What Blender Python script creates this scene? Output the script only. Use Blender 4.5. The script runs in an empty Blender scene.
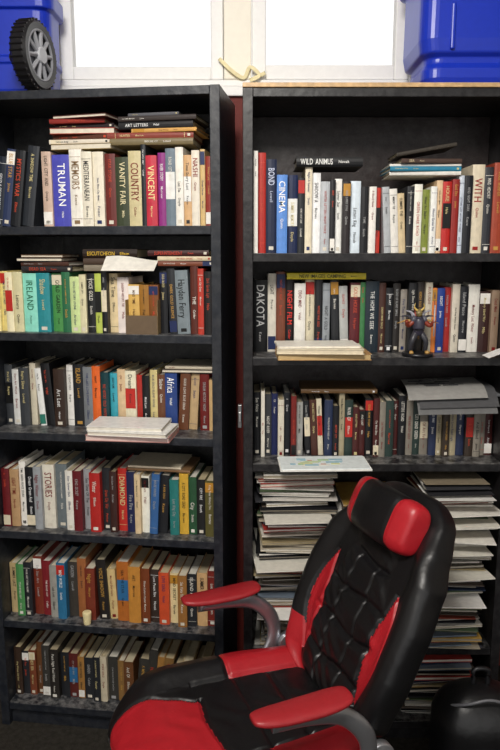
import bpy, math, random
from mathutils import Vector, Matrix
random.seed(7)
R=random.random
def U(a,b): return a+(b-a)*R()
def lin(h):
    if not isinstance(h,str): return h
    out=[]
    for i in (0,2,4):
        c=int(h[i:i+2],16)/255
        out.append(c/12.92 if c<=.04045 else ((c+.055)/1.055)**2.4)
    return (out[0],out[1],out[2],1)
scene=bpy.context.scene
scene.view_settings.view_transform='Standard'

# ---------------------------------------------------------------- materials
def newmat(name):
    m=bpy.data.materials.new(name); m.use_nodes=True
    nt=m.node_tree; b=nt.nodes['Principled BSDF']
    return m,nt,b
def attrmat(name,rough=.5,bump=0,bscale=80,var=.0,spec=.5,dust=0,metal=0,dist=.01):
    m,nt,b=newmat(name); N=nt.nodes; L=nt.links
    a=N.new('ShaderNodeAttribute'); a.attribute_name='Col'
    src=a.outputs['Color']
    geo=N.new('ShaderNodeNewGeometry')
    if var>0:
        n=N.new('ShaderNodeTexNoise'); n.inputs['Scale'].default_value=60; n.inputs['Detail'].default_value=6
        L.new(geo.outputs['Position'],n.inputs['Vector'])
        mr=N.new('ShaderNodeMapRange'); mr.inputs[1].default_value=.3; mr.inputs[2].default_value=.7
        mr.inputs[3].default_value=1-var; mr.inputs[4].default_value=1+var*.4
        L.new(n.outputs['Fac'],mr.inputs[0])
        v=N.new('ShaderNodeVectorMath'); v.operation='SCALE'
        L.new(src,v.inputs[0]); L.new(mr.outputs[0],v.inputs['Scale']); src=v.outputs[0]
    if dust>0:
        sx=N.new('ShaderNodeSeparateXYZ'); L.new(geo.outputs['Normal'],sx.inputs[0])
        up=N.new('ShaderNodeMapRange'); up.inputs[1].default_value=.6; up.inputs[2].default_value=.95; up.inputs[3].default_value=.10
        L.new(sx.outputs[2],up.inputs[0])
        n=N.new('ShaderNodeTexNoise'); n.inputs['Scale'].default_value=35; n.inputs['Detail'].default_value=8; n.inputs['Roughness'].default_value=.75
        L.new(geo.outputs['Position'],n.inputs['Vector'])
        r=N.new('ShaderNodeMapRange'); r.inputs[1].default_value=.42; r.inputs[2].default_value=.75; r.inputs[4].default_value=dust
        L.new(n.outputs['Fac'],r.inputs[0])
        mu=N.new('ShaderNodeMath'); mu.operation='MULTIPLY'; L.new(up.outputs[0],mu.inputs[0]); L.new(r.outputs[0],mu.inputs[1])
        mx=N.new('ShaderNodeMix'); mx.data_type='RGBA'; L.new(mu.outputs[0],mx.inputs[0]); L.new(src,mx.inputs[6]); mx.inputs[7].default_value=(.42,.41,.40,1)
        src=mx.outputs[2]
    L.new(src,b.inputs['Base Color'])
    b.inputs['Roughness'].default_value=rough
    b.inputs['Specular IOR Level'].default_value=spec
    b.inputs['Metallic'].default_value=metal
    if bump>0:
        tc=N.new('ShaderNodeTexCoord')
        n=N.new('ShaderNodeTexNoise'); n.inputs['Scale'].default_value=bscale; n.inputs['Detail'].default_value=4
        L.new(tc.outputs['Object'],n.inputs['Vector'])
        bp=N.new('ShaderNodeBump'); bp.inputs['Strength'].default_value=bump; bp.inputs['Distance'].default_value=dist
        L.new(n.outputs['Fac'],bp.inputs['Height']); L.new(bp.outputs[0],b.inputs['Normal'])
    return m
M_book=attrmat('book_cover',.45,var=.12,spec=.38)
M_paper=attrmat('paper',.7,var=.12,spec=.3)
M_case=attrmat('painted_shelf_wood',.40,bump=.15,bscale=30,var=.3,dust=.75,spec=.42)
M_leather=attrmat('chair_leather',.38,bump=.32,bscale=13,var=.06,spec=.5,dist=.012)
M_plastic=attrmat('plastic',.35,spec=.5,var=.05)
M_metal=attrmat('brushed_metal',.3,metal=.85)
M_white=attrmat('window_paint',.5,spec=.4,var=.03)
M_wall=attrmat('wall_paint',.7,bump=.1,bscale=60,var=.15)
M_floor=attrmat('floor_carpet',.95,bump=.6,bscale=250,var=.4,spec=.1)

# ---------------------------------------------------------------- mesh builder
class MB:
    def __init__(s): s.v=[];s.f=[];s.c=[]
    def add(s,vs,fs,col,M=None):
        o=len(s.v)
        if M is not None: vs=[M@Vector(p) for p in vs]
        s.v.extend([tuple(p) for p in vs])
        per=isinstance(col,list)
        for i,f in enumerate(fs):
            s.f.append([o+j for j in f]); s.c.append(col[i] if per else col)
    def box(s,x0,x1,y0,y1,z0,z1,col,M=None):
        s.add([(x0,y0,z0),(x1,y0,z0),(x1,y1,z0),(x0,y1,z0),(x0,y0,z1),(x1,y0,z1),(x1,y1,z1),(x0,y1,z1)],
              [(0,3,2,1),(4,5,6,7),(0,1,5,4),(1,2,6,5),(2,3,7,6),(3,0,4,7)],lin(col),M)
    def prism(s,pts,z0,z1,col,M=None):
        n=len(pts)
        s.add([(x,y,z0) for x,y in pts]+[(x,y,z1) for x,y in pts],
              [tuple(range(n-1,-1,-1)),tuple(range(n,2*n))]+[(i,(i+1)%n,(i+1)%n+n,i+n) for i in range(n)],lin(col),M)
    def loft(s,rings,col,M=None,colfn=None,cap=True):
        n=len(rings[0]); vs=[p for r in rings for p in r]; fs=[];cs=[]
        c0=lin(col) if col else None
        for i in range(len(rings)-1):
            for j in range(n):
                k=(j+1)%n
                fs.append((i*n+j,i*n+k,(i+1)*n+k,(i+1)*n+j)); cs.append(colfn(i,j) if colfn else c0)
        if cap:
            fs.append(tuple(range(n-1,-1,-1))); cs.append(colfn(0,0) if colfn else c0)
            fs.append(tuple(range((len(rings)-1)*n,len(rings)*n))); cs.append(colfn(len(rings)-2,0) if colfn else c0)
        s.add(vs,fs,cs,M)
    def tube(s,pts,r,col,M=None,n=12,sq=(1,1),up=(0,0,1),sub=6,rfn=None):
        P=[Vector(p) for p in pts]; Q=[]
        if len(P)>2 and sub>1:
            E=[2*P[0]-P[1]]+P+[2*P[-1]-P[-2]]
            for i in range(1,len(E)-2):
                a,b,c,d=E[i-1:i+3]
                for k in range(sub):
                    t=k/sub
                    Q.append(.5*((2*b)+(c-a)*t+(2*a-5*b+4*c-d)*t*t+(3*b-a-3*c+d)*t**3))
            Q.append(P[-1])
        else: Q=P
        rings=[]
        for i,q in enumerate(Q):
            T=(Q[min(i+1,len(Q)-1)]-Q[max(i-1,0)]).normalized()
            A=T.cross(Vector(up))
            if A.length<1e-3: A=T.cross(Vector((1,0,0)))
            A.normalize(); B=A.cross(T)
            rr=rfn(i/(len(Q)-1)) if rfn else r
            rings.append([q+A*math.cos(2*math.pi*k/n)*rr*sq[0]+B*math.sin(2*math.pi*k/n)*rr*sq[1] for k in range(n)])
        s.loft(rings,col,M)
    def cyl(s,c,axis,r,h,col,M=None,n=32,prof=None):
        ax=Vector(axis).normalized(); a=ax.orthogonal().normalized(); b=ax.cross(a); c=Vector(c)
        prof=prof or [(r*.94,-h/2),(r,-h/2+.04*h),(r,h/2-.04*h),(r*.94,h/2)]
        s.loft([[c+ax*z+a*math.cos(2*math.pi*k/n)*q+b*math.sin(2*math.pi*k/n)*q for k in range(n)] for q,z in prof],col,M)
    def sheet(s,fn,nu,nv,col,M=None,th=.0008):
        top=[fn(i/nu,j/nv) for j in range(nv+1) for i in range(nu+1)]
        bot=[(x,y,z-th) for x,y,z in top]; n=len(top); w=nu+1; fs=[]
        for j in range(nv):
            for i in range(nu):
                a=j*w+i; fs.append((a,a+1,a+w+1,a+w)); fs.append((a+n,a+w+n,a+w+1+n,a+1+n))
        for i in range(nu): fs.append((i,i+n,i+1+n,i+1)); a=nv*w+i; fs.append((a,a+1,a+1+n,a+n))
        for j in range(nv): a=j*w; fs.append((a,a+w,a+w+n,a+n)); a+=nu; fs.append((a,a+n,a+w+n,a+w))
        s.add(top+bot,fs,lin(col),M)
    def build(s,name,mat,M=None,smooth=False,bevel=0,parent=None,seg=2):
        me=bpy.data.meshes.new(name); me.from_pydata(s.v,[],s.f)
        ca=me.color_attributes.new('Col','FLOAT_COLOR','CORNER')
        data=[]
        for f,c in zip(s.f,s.c): data.extend(tuple(c)*len(f))
        ca.data.foreach_set('color',data)
        me.materials.append(mat)
        if smooth: me.polygons.foreach_set('use_smooth',[True]*len(me.polygons))
        me.update()
        ob=bpy.data.objects.new(name,me); scene.collection.objects.link(ob)
        if parent: ob.parent=parent
        if M is not None and not parent: ob.matrix_world=M
        if bevel:
            b=ob.modifiers.new('bevel','BEVEL'); b.width=bevel; b.segments=seg; b.limit_method='ANGLE'
        return ob

# ---------------------------------------------------------------- glyphs
GL={}
def glyphs():
    cu=bpy.data.curves.new('tmp','FONT'); cu.resolution_u=2; cu.offset=.006
    ob=bpy.data.objects.new('tmp',cu); scene.collection.objects.link(ob)
    for ch in "ABCDEFGHIJKLMNOPQRSTUVWXYZabcdefghijklmnopqrstuvwxyz&'":
        cu.body=ch
        bpy.context.view_layer.update()
        dg=bpy.context.evaluated_depsgraph_get()
        me=ob.evaluated_get(dg).to_mesh()
        vs=[(v.co.x,v.co.y) for v in me.vertices]; fs=[tuple(p.vertices) for p in me.polygons]
        GL[ch]=(vs,fs,(max(x for x,_ in vs)+.05) if vs else .3)
    bpy.data.objects.remove(ob); bpy.data.curves.remove(cu)
glyphs()
def tlen(t,wd=1): return sum(GL[c][2]*wd if c in GL else .3 for c in t)
def text(mb,t,M,size,col,wd=1):
    x=0;c=lin(col)
    for ch in t:
        if ch in GL:
            vs,fs,a=GL[ch]
            mb.add([((x+px*wd)*size,py*size,0) for px,py in vs],fs,c,M); x+=a*wd
        else: x+=.3
WORDS="THE LAST NIGHT WAR OF A HISTORY PEACE KING RIVER SHADOW LIGHT HOUSE WINTER STONE GOLD CITY MEMORY AND SECRET ROAD HOME STAR GARDEN FIRE SEA BLOOD LOVE TIME GHOST HUNTER DREAM ISLAND ART MIND STORY DEAD WORLD LOST EMPIRE SUMMER VOICE GREEN DARK BLUE WITNESS FOREST SILENCE LETTERS".split()
NAMES="Smith Harper Jones Calder Morrow Ellison Grant Vidal Reyes Porter Lowell Barnes Hale Quinn Archer Mills Doyle Foster Keane Novak".split()
def rtitle():
    t=' '.join(random.choice(WORDS) for _ in range(random.choice((1,2,2,3,3,4))))
    return t if R()<.6 else t.title()
SP=Matrix(((0,1,0,0),(0,0,-1,0),(-1,0,0,0),(0,0,0,1)))
def book(mb,M,t,h,d,col,title=None,tcol=None):
    c=lin(col); b=min(.0025,t*.12)
    lum=.3*c[0]+.6*c[1]+.1*c[2]
    dk=U(.9,1.06); c=tuple(min(.9,x*dk) for x in c[:3])+(1,)
    if tcol is None:
        tcol=random.choice(['e4e0d6','e4e0d6','d8c990','c8994a','f0f0f0','c84a30','a8a8a8']) if lum<.2 else random.choice(['161616','161616','7a1515','1c2c60','2b2b2b','b03a28'])
    cv=min(.003,t*.12)
    mb.prism([(0,cv+.002),(0,cv),(t*.2,cv*.35),(t*.5,0),(t*.8,cv*.35),(t,cv),(t,cv+.002)],0,h,c,M)
    mb.box(0,b,cv+.002,d,0,h,c,M); mb.box(t-b,t,cv+.002,d,0,h,c,M)
    pc=random.choice(['dfd6c0','d2c6a8','e4dfd2','c9b996','bcae90'])
    mb.box(b,t-b,cv+.002,d-.004,.003,h-.004,pc,M)
    yq=-.0004
    def q(z0,z1,cc,m=.06):
        mb.add([(t*m,yq,z0),(t*(1-m),yq,z0),(t*(1-m),yq,z1),(t*m,yq,z1)],[(0,1,2,3)],lin(cc),M)
    if title!='-':
        r=R() if title is None else .35+R()*.65
        if r<.12: q(h*.8,h*.97,random.choice(['b82a22','1d2a55','e0d4b8','101010','b9852e','f0ece4']),.04)
        elif r<.22: q(h*.03,h*.2,random.choice(['b82a22','1d2a55','e0d4b8','101010','2f7a6a','f0ece4']),.04)
        elif r<.30: q(h*.35,h*.7,random.choice(['b82a22','e0d4b8','e8e8e4','101010','2f6a9a','d0a840']),.04)
        elif r<.42:
            q(h*.9,h*.905,tcol); q(h*.1,h*.105,tcol)
        if R()<.35: q(h*.035,h*.035+min(t*.5,.010),random.choice([tcol,'d8d0c0']),.28)
        given=title is not None
        title=title or rtitle()
        wd=U(.55,.95)
        full=h*(U(.5,.62) if given else U(.3,.6))
        s=min(t*(.85 if given else U(.32,.66)),full/max(tlen(title,wd),.1)); s=min(s,.04)
        L=tlen(title,wd)*s
        z0=h*U(.84,.95)
        if not given and R()<.3: z0=h*.5+L/2
        text(mb,title,M@Matrix.Translation((t*.5-s*.34,-.0008,z0))@SP,s,tcol,wd)
        if z0-L-h*.1>h*.15 and t>.008:
            nm=random.choice(NAMES); rem=z0-L-.02-h*.1
            s2=min(t*.42,rem/tlen(nm),.011)
            if s2>.004: text(mb,nm,M@Matrix.Translation((t*.5-s2*.34,-.0008,z0-L-.015))@SP,s2,tcol)
FL=Matrix(((0,0,-1,0),(0,1,0,0),(1,0,0,0),(0,0,0,1)))
def flat(mb,xl,y,z,ln,th,d,col,title=None,tcol=None,rot=0):
    M=Matrix.Translation((xl+ln,y,z))@Matrix.Rotation(rot,4,'Z')@FL
    book(mb,M,th,ln,d,col,title,tcol)
def pages(mb,x,y,z,ln,th,d,col,rot=0,pc='dcd3c0'):
    M=Matrix.Translation((x,y,z))@Matrix.Rotation(rot,4,'Z')
    mb.box(0,ln,0,d,0,.0015,col,M); mb.box(.001,ln-.003,.002,d-.002,.0015,th-.0015,pc,M); mb.box(0,ln,0,d,th-.0015,th,col,M); mb.box(0,ln,d-.002,d,0,th,col,M)
def row(mb,spec,x0,x1,z,hk,setb,dd=.17,leanR=(),leanL=(),hj=.08,dj=.025):
    items=[]
    for tok in spec.split(';'):
        p=tok.strip().split(' ',3)
        items.append((float(p[0]),p[1],float(p[2]),p[3] if len(p)>3 else None))
    H=[i[2]*hk*U(1-hj,1+hj*.6) for i in items]
    ang={};pre={};post={}
    for a,b_,g_ in leanR:
        for i in range(a,b_+1): ang[i]=g_
        post[b_]=H[b_]*math.sin(g_)*1.02
    for a,b_,g_ in leanL:
        for i in range(a,b_+1): ang[i]=-g_
        pre[a]=H[a]*math.sin(g_)*1.02
    extra=sum(pre.values())+sum(post.values())
    tot=sum(i[0] for i in items); k=(x1-x0-extra)/tot
    x=x0; tops=[]
    for n,(w,c,h,t) in enumerate(items):
        tc=None
        if t and t.startswith('#'): tc=t[1:7]; t=t[8:] or None
        T=w*k; x+=pre.get(n,0); g_=ang.get(n,0); y=setb+U(0,dj); t2=T-.0006
        if g_>0: M=Matrix.Translation((x,y,z+t2*math.sin(g_)))@Matrix.Rotation(g_,4,'Y'); t2*=math.cos(g_)
        elif g_<0: M=Matrix.Translation((x,y,z))@Matrix.Rotation(g_,4,'Y'); t2*=math.cos(g_)
        else: M=Matrix.Translation((x+.0003,y,z))
        book(mb,M,t2,H[n],dd*U(.82,1),c,t,tc)
        tops.append((x-(.02 if g_<0 else 0),x+T+(.02 if g_>0 else 0),z+H[n]+(T*abs(math.sin(g_)))))
        x+=T+post.get(n,0)
    return tops
def topat(tops,a,b): return max([t[2] for t in tops if t[1]>a and t[0]<b]+[0])
def rnd_spec(n,pal,h0,h1,w0=7,w1=14):
    return ';'.join('%.1f %s %.0f'%(U(w0,w1),random.choice(pal),U(h0,h1)) for _ in range(n))

# ---------------------------------------------------------------- bookcases
def case(name,W,H,D,t,shelves,M,col,backcol,edge=None,st=.024):
    mb=MB()
    mb.box(0,t,0,D,0,H,col); mb.box(W-t,W,0,D,0,H,col)
    mb.box(t,W-t,0,D,H-st,H-.001,col)
    mb.box(t,W-t,D-.008,D,.0,H-st,backcol)
    for z in shelves: mb.box(t,W-t,.004,D-.008,z-st/2,z+st/2,col)
    mb.box(t,W-t,.02,.035,0,shelves[-1]-st/2,col)
    if edge: mb.box(0,W,-.004,D,H,H+.012,edge)
    return mb.build(name,M_case,M,bevel=.0015)
WL=.748
th=math.radians(7.4)
ML=Matrix.Translation((-.082,1.99,0))@Matrix.Rotation(-th,4,'Z')@Matrix.Translation((-WL,0,0))
ZL=[1.606,1.296,.990,.668,.362,.068]
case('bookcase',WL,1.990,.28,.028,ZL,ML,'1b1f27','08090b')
MR=Matrix.Translation((-.02,2.0,0))
ZR=[1.53,1.232,.912,.315,.06]
case('bookcase',.80,1.984,.30,.028,ZR,MR,'131114','1c0b09','cda878')

s2=.012
X0=.030; X1=WL-.030
def xl(px,L=-18,Rr=212): return X0+(px-L)/(Rr-L)*(X1-X0)
# ---- left case rows
mb=MB()
tops=row(mb,"10 e0dcd0 70;11 1c2430 74;10 2e3a5c 76;11 15181d 80 MYSTICS WAR;12 2c3036 80;10 d4b8a6 76;20 4a4cb0 76 #ffffff TRUMAN;13 f2ede2 76 #8a7050 MEMOIRS;11 ece5d2 78 #333333 MEDITERRANEAN;11 e9e1cd 74;11 6a2824 76;15 38402c 72 #e8dcb0 VANITY FAIR;13 c9bd92 74 #7a2a20 COUNTRY;5 20242a 76;11 c03244 72 #f4e0a0 VINCENT;8 8b2f7c 74;10 6b7a86 74;8 f0ece2 72;8 d0a87a 68;8 e8e0d0 74 #8a2018 NASHI;5 d9ba80 70;7 8d3428 72",X0,X1,ZL[0]+s2,.00288,.02,leanR=[(1,4,.14)])
a,b=xl(53),xl(112); z=topat(tops,a,b)+.0005
for n_,(ln,t_,c) in enumerate(((.185,.016,'8a7444'),(.18,.012,'e6dccb'),(.17,.014,'5a3426'),(.19,.016,'a84030'),(.18,.012,'2a2024'),(.165,.012,'8a2c26'),(.17,.009,'4a1c1c'))):
    (flat if n_%3 else pages)(mb,a+U(-.008,.012),.04+U(0,.012),z,ln,t_,.15,c,rot=U(-.07,.07)*(1+n_*.25)); z+=t_+.0006
a=xl(114); z=topat(tops,a,xl(202))+.0005
for n_,(ln,t_,c,o) in enumerate(((.24,.018,'77694a',0),(.25,.016,'8a3c30',-.01),(.19,.010,'d7a458',.06),(.22,.020,'1d1c1f',.02),(.23,.013,'3a3230',.02),(.15,.008,'5a5a60',.05))):
    flat(mb,a+o,.035+U(0,.012),z,ln,t_,.15,c,None,None,U(-.04,.04)*(1+n_*.25)); z+=t_+.0006
mb.build('book_row',M_book,ML)
mb=MB()
tops=row(mb,"11 f4e0a0 60;8 ecd98a 62;8 f0e6c0 64;10 d8d0a6 64;15 8fdcc8 62 #1a6a4a IRELAND;14 2a8890 60;13 4e9650 62;9 2c6a48 62;10 c9dc9a 60;7 e8e0b8 62;9 1e2020 62;7 b9c85a 60;6 17181c 62;9 ecd6a8 60;12 f2e6e0 58;12 d8b060 50 #5a3010 ;10 a3722e 50;10 7c4a22 50;8 191a1e 66;8 2a2c30 64;13 7f8a90 66 #101010 Hayden Ferry;8 5a2a20 66;6 b83a2c 64;9 1f1c1c 66",X0,X1,ZL[1]+s2,.0029,.03,leanL=[(19,20,.04)],hj=.05)
tr=(tops[15][0],tops[17][1])
zz0=ZL[1]+s2
mb.box(tr[0]-.001,tr[1],.012,.016,zz0,zz0+.055,'6a5844'); mb.box(tr[0]-.0012,tr[0]+.0006,.014,.12,zz0,zz0+.1,'8a7450'); mb.box(tr[1]-.0006,tr[1]+.001,.014,.12,zz0,zz0+.1,'8a7450')
def stack(mb,tops,px0,items,y=.03):
    a=xl(px0); b=a+max(i[0] for i in items); z=topat(tops,a,b)+.0006
    for it in items:
        ln,t_,c=it[:3]
        if len(it)<4 and R()<.4: pages(mb,a+U(-.01,.01),y+U(0,.01),z,ln,t_,.14,c,U(-.05,.05))
        else: flat(mb,a+(it[5] if len(it)>5 else 0),y+U(0,.01),z,ln,t_,.15,c,it[3] if len(it)>3 else None,it[4] if len(it)>4 else None,U(-.04,.04))
        z+=t_+.0012
    return z
stack(mb,tops,18,[(.16,.016,'2b2a2c','DEAD SEA'),(.15,.012,'4a2f26'),(.14,.010,'1a1a1d'),(.13,.008,'6a4a30')])
stack(mb,tops,80,[(.15,.018,'8a8070','-'),(.15,.018,'4a3a30','-'),(.165,.026,'27180f','ESCUTCHEON','e3b93c')],y=.06)
stack(mb,tops,158,[(.165,.014,'7b4430'),(.16,.012,'d9c9a9'),(.18,.016,'3a1414','SUPERINTENDENT','c8402a',-.03)])
zz=topat(tops,xl(104),xl(156))+.002
mb.sheet(lambda u,v:(xl(105)+u*.155,.0+v*.052+.006*u,zz+.002+.040*v-.008*u*v+.004*math.sin(u*5)*v),8,5,'eeeae0')
mb.build('book_row',M_book,ML)
mb=MB()
tops=row(mb,"9 3b3e42 66;9 e6e6e2 66;11 3b3e42 68;7 d8cfb8 66;7 f0f0ec 66;10 17181b 68;12 3a2a22 68;8 f4f1ea 66;13 202226 66;10 7c8084 66;9 ec6c2c 66;9 123a40 66;8 3fa6b8 64;9 ddc098 64;12 f0e8cc 62;7 b8322a 62;8 16171a 62;8 dccb8e 62;9 6e4630 62;13 26407e 60 #ffffff Africa;11 6a4028 60;9 c3a67c 60;10 6c1e1c 60;9 d2b07c 58",X0,X1,ZL[2]+s2,.0029,.085,leanL=[(4,5,.07)],leanR=[(20,21,.06)])
stack(mb,tops,158,[(.17,.010,'4c4038'),(.15,.008,'d8ccb4')],y=.09)
pages(mb,xl(90),-.06,ZL[2]+s2,.25,.017,.135,'bf8a84',.02,'e0c4bc')
pages(mb,xl(90)+.008,-.065,ZL[2]+s2+.018,.238,.012,.135,'f0eee8',-.03,'d8d0c0')
pages(mb,xl(90)+.004,-.06,ZL[2]+s2+.031,.225,.012,.13,'f2f0ec',.03,'dcd6c8')
mb.build('book_row',M_book,ML)
mb=MB()
tops=row(mb,"8 6a1c20 66;9 c59f74 68;7 ece8e0 70;11 1b1c20 70;8 9a9ea2 70;12 e6e0d0 70 STORIES;12 6b7478 70;8 f0ece2 68;9 6a1c24 70;8 9f9fa2 68;11 b82a26 70;9 26282c 68;7 3c2420 70;9 c03028 68 DIAMOND;9 252a50 70;6 d7bf98 68;8 f2ecde 66;8 3a67a0 68;9 1d1e22 68;9 2a7a76 66;9 d0a53a 66;8 2c5438 66;9 202020 64;10 5a542c 64",X0,X1,ZL[3]+s2,.00292,.03,leanR=[(17,18,.06)])
stack(mb,tops,118,[(.2,.007,'8a6a4a','-'),(.17,.006,'d9cdb4','-')],y=.06)
mb.build('book_row',M_book,ML)
mb=MB()
tops=row(mb,"9 c9b080 60;8 4c8a50 64;8 24262a 66;9 7c3222 66;9 7e2228 66;8 9a9890 64;9 2e7098 66;10 3f3a34 66;9 a8683c 66;10 7a3424 64;10 24201e 66;8 dcc188 62;12 b86a2a 66;12 cc8c3c 64;9 7a3e20 66;9 3b2e28 62;10 cc4f2c 62;9 ecd8a4 60;9 9c6c38 62;9 26282c 62;10 d0a878 58;9 7b2a22 60",X0,X1,ZL[4]+s2,.00295,.035,leanL=[(10,11,.05)])
mb.build('book_row',M_book,ML)
mb=MB()
row(mb,"8 3a2a20 60;"+rnd_spec(23,['2a2622','c9b48c','6a4428','8a683c','1c1c20','5a2420','d8cbb0','3c3a36','7a4028','26282c','a87a40'],50,66,7,11),X0,X1,ZL[5]+s2,.00295,.04,leanR=[(15,18,.1)])
mb.build('book_row',M_book,ML)
# ---- right case rows
def xr(px,z,y=2.03): return (px-250)/700*(y*.985-(z-1.55)*.1756)+.02
mb=MB()
hk=.00288
tops=row(mb,"5 e8e4dc 100;9 b03028 94;12 1a2440 90 #c8d0e8 BOND;12 5c8cd4 80 #ffffff CINEMA;12 182448 78;8 23262a 76;8 e8ddc4 80;10 f4f2ee 78;10 bec2c6 74;6 1c1c20 74;8 f2f0ea 74;9 2a2426 70;12 d8e4f0 70;9 17181c 66;8 f2eee6 66;6 c83a2c 68;8 b4b8bc 64;9 f4f0e8 64;8 d9c49c 62;8 26282c 66;9 f4efe2 64;9 7f8a3a 66;7 f6f2ea 68;7 e8c8a0 70;10 c02c28 72;8 982824 74;6 dfe8f4 76;9 1c1e24 78;14 ecdfc4 86 #9a1c18 WITH;10 32343a 84;12 a8462e 84;12 dfdacc 80",.030,.770,ZR[0]+s2,hk,.025,leanL=[(16,18,.06)],hj=.07)
def stackr(mb,tops,px0,z0,items,y=.03):
    a=xr(px0,z0); b=a+max(i[0] for i in items); z=topat(tops,a,b)+.0006
    for it in items:
        ln,t_,c=it[:3]
        flat(mb,a+(it[5] if len(it)>5 else 0),y+U(0,.008),z,ln,t_,.15,c,it[3] if len(it)>3 else None,it[4] if len(it)>4 else None,U(-.04,.04)); z+=t_+.0012
stackr(mb,tops,296,1.75,[(.185,.026,'0c0d10','WILD ANIMUS','f4f4f0')],y=.012)
stackr(mb,tops,390,1.75,[(.2,.010,'e8e4dc','-'),(.2,.012,'2c80a0'),(.2,.006,'f0ece4','-'),(.17,.012,'4a3830','SEA','d8c8a0',.03)])
zt=topat(tops,xr(390,1.75),xr(465,1.75))+.052
book(mb,Matrix.Translation((xr(396,1.75)+.17,.04,zt+.028))@Matrix.Rotation(-.17,4,'Y')@FL,.01,.17,.14,'3a342c','-')
mb.build('book_row',M_book,MR)
mb=MB()
tops=row(mb,"17 101114 80 #c8c8c8 DAKOTA;10 dcd6c8 80;11 7a4430 80;10 1a1416 78 #e83a30 NIGHT FILM;13 f2efe8 78;11 e6dcc0 78;9 1b1c20 76;9 9aa0a6 76;10 26282c 76;10 b6b8b6 74;12 5c1f26 74;6 3f7a4a 72;16 1d2a34 76 #e8e8e4 THE HOPE WE SEEK;8 4a2c24 72;9 1a1b1f 72;9 2e2a28 70;8 9c948a 70;10 1b1c20 70;10 3a3430 70;8 d6cdb8 70;6 e8883c 68;9 26408c 70;9 a82a28 70;9 dfd6c4 70;10 1f2126 70;14 f0ece2 68;13 3a2220 68;9 98806a 66",.030,.770,ZR[1]+s2,.0029,.10,leanL=[(8,9,.04)],dj=.03)
stackr(mb,tops,288,1.45,[(.235,.018,'dcc93c','NEW IMAGES CAMPING','3a3a10')],y=.09)
pages(mb,xr(278,1.25,1.95),-.05,ZR[1]+s2,.265,.018,.14,'b48a58',.02,'c4a876')
pages(mb,xr(278,1.25,1.95)-.004,-.055,ZR[1]+s2+.019,.245,.014,.14,'e8dcc0',-.04,'dccfb4')
pages(mb,xr(278,1.25,1.95)+.0,-.05,ZR[1]+s2+.034,.235,.006,.13,'f4f0e4',.05,'f0e8d8')
mb.build('book_row',M_book,MR)
mb=MB()
tops=row(mb,"10 141519 66;5 e8e2d4 68;9 3a3c40 68;8 1c2450 66;8 d9d2c0 64;9 22252a 66;7 7a2420 64;9 9c9c98 62;8 1b1c20 64;9 4a2c24 64;7 e6dbc0 62;"+rnd_spec(24,['17181c','26282c','3a3028','4a1f1e','8a8378','2a3450','1c1c1e','b2a688','44423c','2c3c38','17181c'],54,67,7,11),.030,.770,ZR[2]+s2,.0029,.075,leanL=[(8,10,.05)],dj=.03)
stackr(mb,tops,302,1.1,[(.23,.012,'6c5030')],y=.07)
stackr(mb,tops,425,1.1,[(.24,.008,'6b6d70','-'),(.22,.006,'3a3a3c','-')],y=.06)
mb.build('book_row',M_book,MR)
zt=topat(tops,.49,.76)+.018
mb=MB()
for i,(o,c,dr,sk) in enumerate(((0,'6a6a6a',.06,.0),(.012,'505052',.045,.12),(-.01,'9c9a96',.025,.3))):
    zb=zt+.003+i*.003
    mb.sheet(lambda u,v:(.512+o+u*.232-sk*.06*(1-v),-.01+sk*.04+v*.2,zb-dr*(max(0,.35-v)/.35)**1.6+.012*u*(.4+sk)),10,10,c)
    if i==2:
        for q_ in range(14):
            uu=U(.03,.75); y_=.075+.011*(q_%10); za=zb+.012*.7*((uu*.2+.03)/.25)
            mb.box(.505+uu*.18,.505+uu*.18+.045,y_,y_+.005,za,za+.0022,'3a3a3c')
mb.build('newspaper',M_paper,MR)

# ---- magazine stacks
def mags(xc,y0,z0,z1,w,d,pal,M,dk='b2a894',poke=()):
    mb=MB(); z=z0; dx=0; poke=list(poke)
    while z<z1:
        t=random.choice((.002,.003,.004,.005,.006,.008,.011)); ww=w*U(.78,1); d2=d*U(.82,1)
        if R()<.08: dx=U(-.012,.012)
        yo=U(0,.035); rot=U(-.11,.11); c=random.choice(pal)
        if poke and z>poke[0]:
            poke.pop(0); yo=-.06; rot=U(-.16,.16); c=random.choice(['f0eee8','e4e0d6','dcd8cc']); t=.003
        Mx=Matrix.Translation((xc+dx+U(-.012,.012),y0+yo,z))@Matrix.Rotation(rot,4,'Z')
        if t>.0055:
            mb.box(-ww/2,ww/2,0,d2,0,.001,c,Mx); mb.box(-ww/2,ww/2,.003,d2,.001,t-.001,random.choice(['c6c0b2','d8d4ca',dk,'988e7c']),Mx); mb.box(-ww/2,ww/2,0,d2,t-.001,t,c,Mx)
        else: mb.box(-ww/2,ww/2,0,d2,0,t,c,Mx)
        z+=t+random.choice((.0008,.0012,.003))
    return mb.build('magazine_stack',M_paper,M)
palM=['e6e2d8','d0cabc','b8ae9a','eeece6','a09c94','7a746a','5a5048','8a4030','2c3850','4a5a40','b0a07c','222226','18181c','6a7684','303034','141416','c8c4bc','40404a','a83830','c8a050']
mags(.155,.0,ZR[3]+s2,.885,.235,.24,palM,MR,poke=(.45,.6,.76))
mags(.40,.02,ZR[3]+s2,.78,.22,.24,palM,MR)
mags(.645,-.01,ZR[3]+s2,.82,.21,.25,palM,MR,poke=(.5,.58,.66,.7,.74,.75,.78))
mags(.2,.01,ZR[4]+s2,.27,.25,.23,palM,MR)
mags(.62,.01,ZR[4]+s2,.26,.25,.23,palM,MR)
mb=MB()
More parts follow.
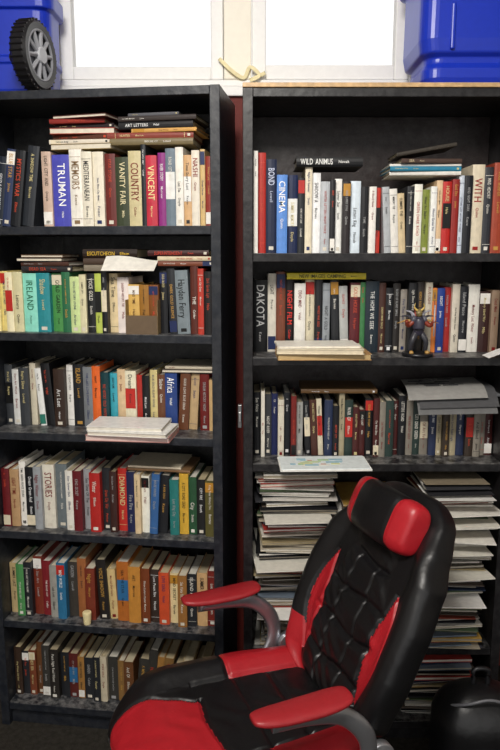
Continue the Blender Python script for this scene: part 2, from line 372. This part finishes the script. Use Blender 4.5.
for i in range(6):
    c=['e2e0da','2a2a2e','d4d0c4','3a3a3e','e4e2dc','8a7e6a'][i]; z_=.838+i*.0045; r_=U(-.12,.12)
    mb.sheet(lambda u,v:(.54+u*.19+r_*v*.1,-.075+.012*i+r_*u*.1+v*.24,z_+.003*u+.006*(1-v)*(i%2)),6,6,c)
mb.build('loose_papers',M_paper,MR)
# brochure
mb=MB(); Mx=Matrix.Translation((xr(280,.92,1.95),-.075,ZR[2]+s2+.001))@Matrix.Rotation(.03,4,'Z')
mb.box(0,.265,0,.132,0,.005,'efeee8',Mx); mb.box(.004,.261,.003,.129,.005,.0075,'e4ecec',Mx)
for i in range(22):
    x=U(.03,.17);y=U(.02,.09); mb.box(x,x+U(.01,.05),y,y+U(.006,.02),.0075,.0078+i*.00002,random.choice(['d8dca8','aacaa0','a8ccd8','d8a08c','e8e8e0','c8d8b0','9ac0d0']),Mx)
mb.build('brochure',M_paper,MR)
mb=MB(); mb.cyl((xl(86,2,213),.018,ZL[4]+s2+.021),(0,0,1),.013,.042,'f0e0ac',prof=[(.011,-.021),(.0115,-.019),(.014,.016),(.0135,.020),(.012,.021)]); mb.build('wine_cork',M_paper,ML,smooth=True)
mb=MB(); mb.sheet(lambda u,v:(.70+u*.05,-.03+v*.06,ZR[1]+s2+.004+.02*u),3,3,'f4f2ee'); mb.build('paper_note',M_paper,MR)

# ---- action figure
mb=MB(); c=Vector((xr(418,1.25,2.03),.038,ZR[1]+s2+.0005))
def P(x,y,z): return (c.x+x,c.y+y,c.z+z)
mb.cyl(P(0,0,.005),(0,0,1),.045,.01,'15151a',n=24)
for s in(-1,1):
    mb.tube([P(.006*s,0,.07),P(.02*s,-.01,.045),P(.022*s,.002,.012)],.007,'3a3a40',rfn=lambda t:.010-.004*t)
    mb.tube([P(.012*s,0,.105),P(.032*s,-.006,.09),P(.04*s,-.02,.105)],.005,'8a3a28',rfn=lambda t:.008-.003*t)
    mb.tube([P(.022*s,-.012,.012),P(.024*s,-.026,.012)],.006,'b89050')
    mb.cyl(P(.016*s,0,.108),(s,0,.5),.011,.01,'5a5a65',n=12)
    for a in range(6):
        an=math.radians(5+a*24)
        mb.tube([P(.008*s,.012,.095),P(s*.03*math.cos(an),.016,.1+.03*math.sin(an)),P(s*.062*math.cos(an),.012,.09+.052*math.sin(an))],.003,['b89050','3a3a44','9a9aa4','9a3823','4c4c50','aaaab4'][a],rfn=lambda t:.006*(1-t)+.0006)
    mb.tube([P(.004*s,0,.132),P(.014*s,0,.142),P(.012*s,0,.155)],.002,'d8b860',rfn=lambda t:.003*(1-t)+.0005)
mb.tube([P(0,0,.062),P(0,-.002,.08),P(0,0,.105),P(0,0,.115)],.01,'3c3a48',rfn=lambda t:.012+.006*math.sin(t*3.1))
mb.tube([P(0,-.001,.114),P(0,-.002,.124),P(0,-.001,.136)],.009,'8a7a50',rfn=lambda t:.003+.007*math.sin(min(1,t)*3.0))
mb.tube([P(.04,-.02,.06),P(.04,-.02,.15)],.002,'b0b0b8',sub=1)
mb.build('action_figure',M_plastic,MR,smooth=True)

# ---------------------------------------------------------------- room
WY=2.42
mb=MB(); wc='6a2018'
wx0,wx1,wz0,wz1=-.64,.54,2.075,2.62
mb.box(-2.4,2.4,WY,WY+.16,0,wz0,wc); mb.box(-2.4,wx0,WY,WY+.16,wz0,wz1,wc); mb.box(wx1,2.4,WY,WY+.16,wz0,wz1,wc); mb.box(-2.4,2.4,WY,WY+.16,wz1,2.8,wc)
mb.build('wall_back',M_wall)
mb=MB(); mb.box(-2.5,-2.4,-1.6,WY+.16,0,2.8,'b8b0a4'); mb.build('wall_left',M_wall)
mb=MB(); mb.box(2.4,2.5,-1.6,WY+.16,0,2.8,'b8b0a4'); mb.build('wall_right',M_wall)
mb=MB(); mb.box(-2.5,2.5,-1.6,WY+.16,2.8,2.88,'e8e4dc'); mb.build('ceiling',M_wall)
mb=MB(); mb.box(-2.5,2.5,-1.6,WY+.16,-.05,0,'3a3732'); mb.build('floor',M_floor)
mb=MB(); W='f6f6f4'
def fr(x0,x1,z0,z1,y0,y1,w,c=W):
    mb.box(x0,x0+w,y0,y1,z0,z1,c); mb.box(x1-w,x1,y0,y1,z0,z1,c); mb.box(x0+w,x1-w,y0,y1,z0,z0+w,c); mb.box(x0+w,x1-w,y0,y1,z1-w,z1,c)
fr(wx0,wx1,wz0,wz1,WY-.01,WY+.1,.022)
mb.box(-.085,.005,WY-.012,WY+.09,wz0+.022,wz1-.022,'f8f2e2')
fr(wx0+.024,-.087,wz0+.024,wz1-.024,WY+.0,WY+.05,.040)
fr(.007,wx1-.024,wz0+.024,wz1-.024,WY+.0,WY+.05,.045)
mb.box(wx0-.02,wx1+.02,WY-.018,WY-.01,wz0-.03,wz0,W)
win=mb.build('window_1',M_white,bevel=.004)
m,nt,b=newmat('window_glass'); b.inputs['Base Color'].default_value=(1,1,1,1); b.inputs['Roughness'].default_value=.0; b.inputs['Transmission Weight'].default_value=1; b.inputs['IOR'].default_value=1.01
mb=MB(); mb.box(wx0+.06,-.125,WY+.02,WY+.024,wz0+.06,wz1-.06,'ffffff'); mb.box(.05,wx1-.065,WY+.02,WY+.024,wz0+.065,wz1-.065,'ffffff')
mb.build('glass',m,parent=win)
mb=MB(); mb.tube([(-.10,WY-.015,2.16),(-.06,WY-.03,2.12),(-.02,WY-.02,2.10),(0,WY-.03,2.13),(.03,WY-.03,2.105),(.0,WY-.03,2.09),(.05,WY-.02,2.115)],.006,'f8ecbc',sq=(1,.12),up=(0,1,0)); mb.build('masking_tape',M_paper,smooth=True,parent=win)
mb=MB(); mb.box(-.036,-.024,2.02,2.04,1.03,1.1,'8a8a8a'); mb.box(-.034,-.026,2.012,2.02,1.05,1.08,'b4b4b4'); mb.build('metal_bracket',M_metal,bevel=.002)

# ---- blue tubs
def rr(cx,cy,hx,hy,r,z,n=8):
    out=[]
    for q,(sx,sy) in enumerate(((1,1),(-1,1),(-1,-1),(1,-1))):
        for k in range(n):
            a=math.pi/2*(q+k/(n-1)); out.append((cx+sx*(hx-r)+math.cos(a)*r,cy+sy*(hy-r)+math.sin(a)*r,z))
    return out
B='1432b4'
def tub(mb,cx,cy,hx,hy,z0,prof,ribs):
    mb.loft([rr(cx,cy,hx+o,hy+o,.045,z0+z) for z,o in prof],B)
    for i in range(ribs):
        x=cx-hx*.7+i*hx*1.4/(ribs-1); mb.box(x-.006,x+.006,cy-hy-.012,cy-hy+.02,z0+.1,z0+.22,B)
mb=MB(); tub(mb,-.83,2.295,.235,.08,1.9975,[(0,-.03),(.004,-.02),(.012,-.01),(.03,-.004),(.10,-.002),(.104,.004),(.12,.004),(.124,-.002),(.25,0),(.255,.012),(.30,.012),(.31,-.002),(.4,0),(.42,-.01)],0)
tb=mb.build('wheeled_storage_box',M_plastic,smooth=False,bevel=.003)
mb=MB(); ax=Vector((.975,-.22,0)).normalized(); wc_=Vector((-.609,2.10,1.9925+.0965))
mb.cyl(wc_,ax,.094,.045,'17171a',n=40,prof=[(.062,-.022),(.086,-.024),(.094,-.015),(.094,.015),(.086,.024),(.066,.022),(.064,.012),(.03,.012)])
o=ax.orthogonal().normalized(); o2=ax.cross(o)
for k in range(36):
    a=2*math.pi*k/36; d_=o*math.cos(a)+o2*math.sin(a)
    mb.tube([wc_+d_*.0935-ax*.02,wc_+d_*.0935+ax*.02],.003,'0e0e10',n=5,sub=1)
for k in range(10):
    a=2*math.pi*k/10; d_=o*math.cos(a)+o2*math.sin(a)
    mb.tube([wc_+d_*.015+ax*.02,wc_+d_*.066+ax*.018],.006,'9a9ca2',n=6,sub=1)
for q_ in range(36):
    a=2*math.pi*q_/36; a2=2*math.pi*(q_+1)/36
    mb.tube([wc_+(o*math.cos(a)+o2*math.sin(a))*.066+ax*.02,wc_+(o*math.cos(a2)+o2*math.sin(a2))*.066+ax*.02],.004,'8a8c92',n=6,sub=1)
mb.cyl(wc_+ax*.015,ax,.022,.03,'b8bac0',n=20)
mb.cyl(wc_+ax*.004,ax,.055,.02,'44464e',n=30)
mb.cyl(wc_-ax*.04,ax,.014,.06,'222226',n=16)
mb.tube([wc_-ax*.065,wc_-ax*.07+Vector((0,.06,.03)),wc_-ax*.07+Vector((0,.12,.05))],.012,'222226')
mb.build('wheel',M_plastic,smooth=False,parent=tb)
mb=MB(); tub(mb,.745,2.205,.265,.135,1.9975,[(0,-.05),(.004,-.03),(.014,-.014),(.03,-.008),(.055,-.008),(.07,-.016),(.085,-.016),(.095,0),(.13,.006),(.30,.004),(.31,.02),(.38,.02),(.39,0),(.42,-.02)],2)
mb.build('storage_box',M_plastic,smooth=False,bevel=.004)

# ---------------------------------------------------------------- chair
BLK=lin('121214'); RED=lin('b01e28')
chair=bpy.data.objects.new('gaming_chair',None); scene.collection.objects.link(chair)
def sm(a,b,x):
    t=max(0,min(1,(x-a)/(b-a))); return t*t*(3-2*t)
def tab(T,v):
    for i in range(len(T)-1):
        if v<=T[i+1][0]:
            a,b=T[i],T[i+1]; t=(v-a[0])/(b[0]-a[0]); t=t*t*(3-2*t)*.5+t*.5; return a[1]+(b[1]-a[1])*t
    return T[-1][1]
def ends(v,a,b):
    e=1
    if v<a: e=math.sqrt(max(0,1-(1-v/a)**2))
    if v>1-b: e=math.sqrt(max(0,1-(1-(1-v)/b)**2))
    return max(e,.02)
sg=lambda x:1 if x>=0 else -1
def ringpar(nf,nb,ex):
    out=[]
    for side,n in ((1,nf),(-1,nb)):
        for j in range(n):
            s=(j+.5)/n*2-1; u=.55*s+.45*math.sin(math.pi/2*s)
            u=-u if side==1 else u
            cx=abs(u)**(1/ex); out.append((u,side*math.sqrt(max(0,1-cx*cx))))
    return out
RP=ringpar(240,60,.62)
Lb=.60; rec=math.radians(24); base=Vector((-.215,0,.382))
Dv=Vector((-math.sin(rec),0,math.cos(rec))); Nv=Vector((math.cos(rec),0,math.sin(rec))); Yv=Vector((0,1,0))
WT=[(0,.19),(.1,.232),(.3,.255),(.5,.257),(.68,.238),(.8,.202),(.9,.172),(1,.155)]
LC=.60
def lw(v): return .115*math.sin(math.pi*(v-.10)/.50) if .10<v<.60 else 0
def g(d,w): return math.exp(-(d/w)**2)
def backpt(v,u,sx):
    e=ends(v,.08,.12); w=tab(WT,v)*(.35+.65*e if v>.5 else .6+.4*e)
    au=abs(u)
    C=base+Dv*(Lb*v)+Nv*(.025*math.sin(math.pi*v)-.02*v)
    if sx>=0:
        off=.035+.038*sm(.62,.9,au)*sm(.95,.7,v)
        off*=e**.6*(abs(sx)**.42)
        tu=0
        cc=.60-.18*sm(.35,.7,v)
        if au<cc and v<.74:
            k_=sm(cc,cc-.12,au)
            for k in (.16,.32,.48,.64): tu+=k_*g(v-k-.05*(u*u)+.012*math.sin(u*7+k*20),.014)
            tu+=.6*k_*g(au-.24+.1*v,.018)*(v<.64)
            off+=.006*k_*abs(math.sin(math.pi*(v-.16)/.16))**.6
            off+=.0018*math.sin(v*75+u*16+3*math.sin(u*6+v*5))*k_
        pe=lw(v)
        if pe: tu+=.9*g(au-LC+pe,.018)+.9*g(au-LC-pe,.018)
        off-=.009*min(tu,1.2)*e*abs(sx)
    else:
        off=-.045*e**.6*abs(sx)**.5
    return C+Yv*(u*w)+Nv*off
VL=[i/240 for i in range(241)]
VL=[(1-math.cos(math.pi*v))/2*.4+v*.6 for v in VL]
def bcol(i,j):
    v=(VL[i]+VL[i+1])/2; u,sx=RP[j]; au=abs(u)
    if sx>0 and lw(v)>abs(au-LC): return RED
    if sx>-.3 and u<0 and au>.60+1.2*max(0,v-.14) and v<.22: return RED
    if sx>-.3 and u>0 and au>.75 and v<.07: return RED
    return BLK
mb=MB(); mb.loft([[backpt(v,u,sx) for u,sx in RP] for v in VL],None,colfn=bcol); mb.build('backrest',M_leather,smooth=True,parent=chair)
# seat
z0=.332; f0,f1=-.27,.345
ST=[(0,.19),(.15,.235),(.4,.258),(.7,.262),(1,.25)]
def redlim(u,v): return (.30+1.3*(v-.64)) if u<0 else .62+.6*(v-.64)
def seatpt(v,u,sx):
    e=ends(v,.08,.2); au=abs(u); w=tab(ST,v)*(.5+.5*e)
    f=f0+(f1-f0)*v
    if sx>=0:
        off=(.055+.035*sm(.5,.8,au)*sm(1,.7,v))*e**.5*abs(sx)**.4
        tu=g(au-.56,.02)*(v<.64)+g(v-.64+.05*au,.010)*(au<redlim(u,.66))+.8*g(v-.46,.01)*(au>.56)
        if v>.64: tu+=.7*g(au-redlim(u,v),.025)
        if au<.56: tu+=.7*g(v-.28,.012)+.7*g(v-.44,.012); off+=.0012*math.sin(v*50+u*8+2*math.sin(u*9))
        off-=.009*min(tu,1.1)*e*abs(sx); z=z0+.02+off-.04*sm(.78,1,v)
    else: z=z0+.02-.06*e**.5*abs(sx)**.5-.02*sm(.8,1,v)
    return Vector((f,u*w,z))
def scol(i,j):
    v=(VL[i]+VL[i+1])/2; u,sx=RP[j]; au=abs(u)
    if sx<0 and abs(sx)>.35: return BLK
    if v>.64-.05*au and au<redlim(u,v): return RED
    if au>.56 and .12<v<.46: return RED
    return BLK
mb=MB(); mb.loft([[seatpt(v,u,sx) for u,sx in RP] for v in VL],None,colfn=scol); mb.build('seat_cushion',M_leather,smooth=True,parent=chair)
# head pillow
mb=MB(); hc=base+Dv*(Lb*.855)+Nv*.072; rings=[]; n1=70; n2=64
for i in range(n1+1):
    a=-math.pi/2+math.pi*i/n1; y=math.sin(a); yy=sg(y)*abs(y)**.8; rr_=max(abs(math.cos(a))**.26,.02)
    flare=1+.14*abs(yy)**3
    ring=[]
    for k in range(n2):
        t=2*math.pi*k/n2; cz=sg(math.cos(t))*abs(math.cos(t))**.55; cn=sg(math.sin(t))*abs(math.sin(t))**.8
        gr=1-.07*g(abs(yy)-.60,.035)
        ring.append(hc+Yv*(yy*.138)+Dv*(cz*.070*rr_*flare*gr)+Nv*(cn*.042*rr_*gr-.02*yy*yy))
    rings.append(ring)
def pcol(i,j):
    a=-math.pi/2+math.pi*(i+.5)/n1; y=abs(math.sin(a))**.8; return RED if y>.60 else BLK
mb.loft(rings,None,colfn=pcol); mb.build('head_pillow',M_leather,smooth=True,parent=chair)
# arms
for s,nm in ((1,'armrest_left'),(-1,'armrest_right')):
    mb=MB(); rings=[]
    for i in range(29):
        a=-math.pi/2+math.pi*i/28; x=math.sin(a); xx=sg(x)*abs(x)**.75; q=max(abs(math.cos(a))**.45,.03)
        rings.append([Vector((-.008+xx*.116,s*.27+math.cos(2*math.pi*k/24)*.037*q*(1-.12*xx),.582+.010*xx*xx-.006*(xx>0)*xx+sg(math.sin(2*math.pi*k/24))*abs(math.sin(2*math.pi*k/24))**.7*.0125*q)) for k in range(24)])
    mb.loft(rings,'a0242a'); mb.build(nm+'_pad',M_leather,smooth=True,parent=chair)
    mb=MB(); mb.tube([(.06,s*.27,.565),(-.03,s*.27,.56),(-.11,s*.272,.54),(-.165,s*.275,.48),(-.17,s*.27,.41),(-.12,s*.255,.34)],.022,'b4b6bc',sq=(1,.5),up=(0,1,0),n=16)
    mb.cyl((-.215,s*.255,.40),(0,1,0),.035,.022,'c8cad0'); mb.build(nm+'_bracket',M_metal,smooth=True,parent=chair)
mb=MB(); mb.cyl((0,0,.29),(0,0,1),.03,.04,'18181a'); mb.cyl((0,0,.2),(0,0,1),.025,.22,'2a2a2e'); mb.box(-.14,.12,-.1,.1,.285,.31,'18181a')
mb.cyl((0,0,.1),(0,0,1),.05,.06,'18181a')
for k in range(5):
    a=2*math.pi*k/5+.3; ca,sa=math.cos(a),math.sin(a)
    mb.tube([(.03*ca,.03*sa,.11),(.16*ca,.16*sa,.1),(.29*ca,.29*sa,.08)],.02,'18181a',rfn=lambda t:.024-.008*t)
    for o_ in(-1,1): mb.cyl((.29*ca-sa*.014*o_,.29*sa+ca*.014*o_,.03),(-sa,ca,0),.03,.018,'0f0f10',n=20)
    mb.tube([(.29*ca,.29*sa,.08),(.29*ca,.29*sa,.03)],.008,'303034',sub=1)
mb.build('star_base',M_plastic,smooth=False,parent=chair)
chair.location=(.007,1.60,0); chair.rotation_euler=(0,0,math.radians(201))

# ---- backpack
mb=MB(); rings=[]
for i in range(41):
    v=i/40; e=ends(v,.12,.35)
    rings.append([(.66+sg(math.cos(t))*abs(math.cos(t))**.7*.13*e,1.82+sg(math.sin(t))*abs(math.sin(t))**.7*.09*e*(1+.15*math.sin(v*3)),.002+v*.33) for t in [2*math.pi*k/48 for k in range(48)]])
mb.loft(rings,'101012')
mb.loft([[(.66+(math.cos(2*math.pi*k/32))*.10*q,1.725-.035*dd,.11+math.sin(2*math.pi*k/32)*.085*q) for k in range(32)] for q,dd in((1,-.3),(1,.3),(.93,.8),(.75,1),(.02,1.05))],'161618')
mb.tube([(.56,1.79,.28),(.60,1.75,.31),(.66,1.74,.33),(.72,1.75,.31),(.76,1.79,.28)],.004,'6a6a6e')
mb.tube([(.64,1.82,.325),(.64,1.82,.37),(.68,1.82,.37),(.68,1.82,.325)],.007,'19191c')
mb.build('backpack',M_leather,smooth=True)

# ---------------------------------------------------------------- light & camera
w=bpy.data.worlds.new('world'); scene.world=w; w.use_nodes=True
N=w.node_tree.nodes; L=w.node_tree.links; bg=N['Background']
tc=N.new('ShaderNodeTexCoord'); sx=N.new('ShaderNodeSeparateXYZ'); L.new(tc.outputs['Generated'],sx.inputs[0])
mr=N.new('ShaderNodeMapRange'); mr.inputs[1].default_value=-.25; mr.inputs[2].default_value=.2; mr.inputs[3].default_value=.5; mr.inputs[4].default_value=1.2
L.new(sx.outputs[2],mr.inputs[0]); L.new(mr.outputs[0],bg.inputs[1]); bg.inputs[0].default_value=(1,.985,.965,1)
def area(name,loc,tgt,size,e,col):
    l=bpy.data.lights.new(name,'AREA'); l.size=size; l.energy=e; l.color=col
    o=bpy.data.objects.new(name,l); scene.collection.objects.link(o); o.location=loc
    o.rotation_euler=(Vector(tgt)-Vector(loc)).to_track_quat('-Z','Y').to_euler()
area('added_key_light',(-.25,.35,2.7),(.1,2.0,.45),.6,60,(1,.955,.89))  # added key lamp, lights shelves and chair from above; stands for no fixture
cam=bpy.data.cameras.new('camera'); co=bpy.data.objects.new('camera',cam); scene.collection.objects.link(co)
co.location=(0,0,1.55); co.rotation_euler=(math.radians(79.9),0,0)
cam.sensor_fit='VERTICAL'; cam.sensor_height=24; cam.lens=22.4; cam.clip_start=.02
scene.camera=co
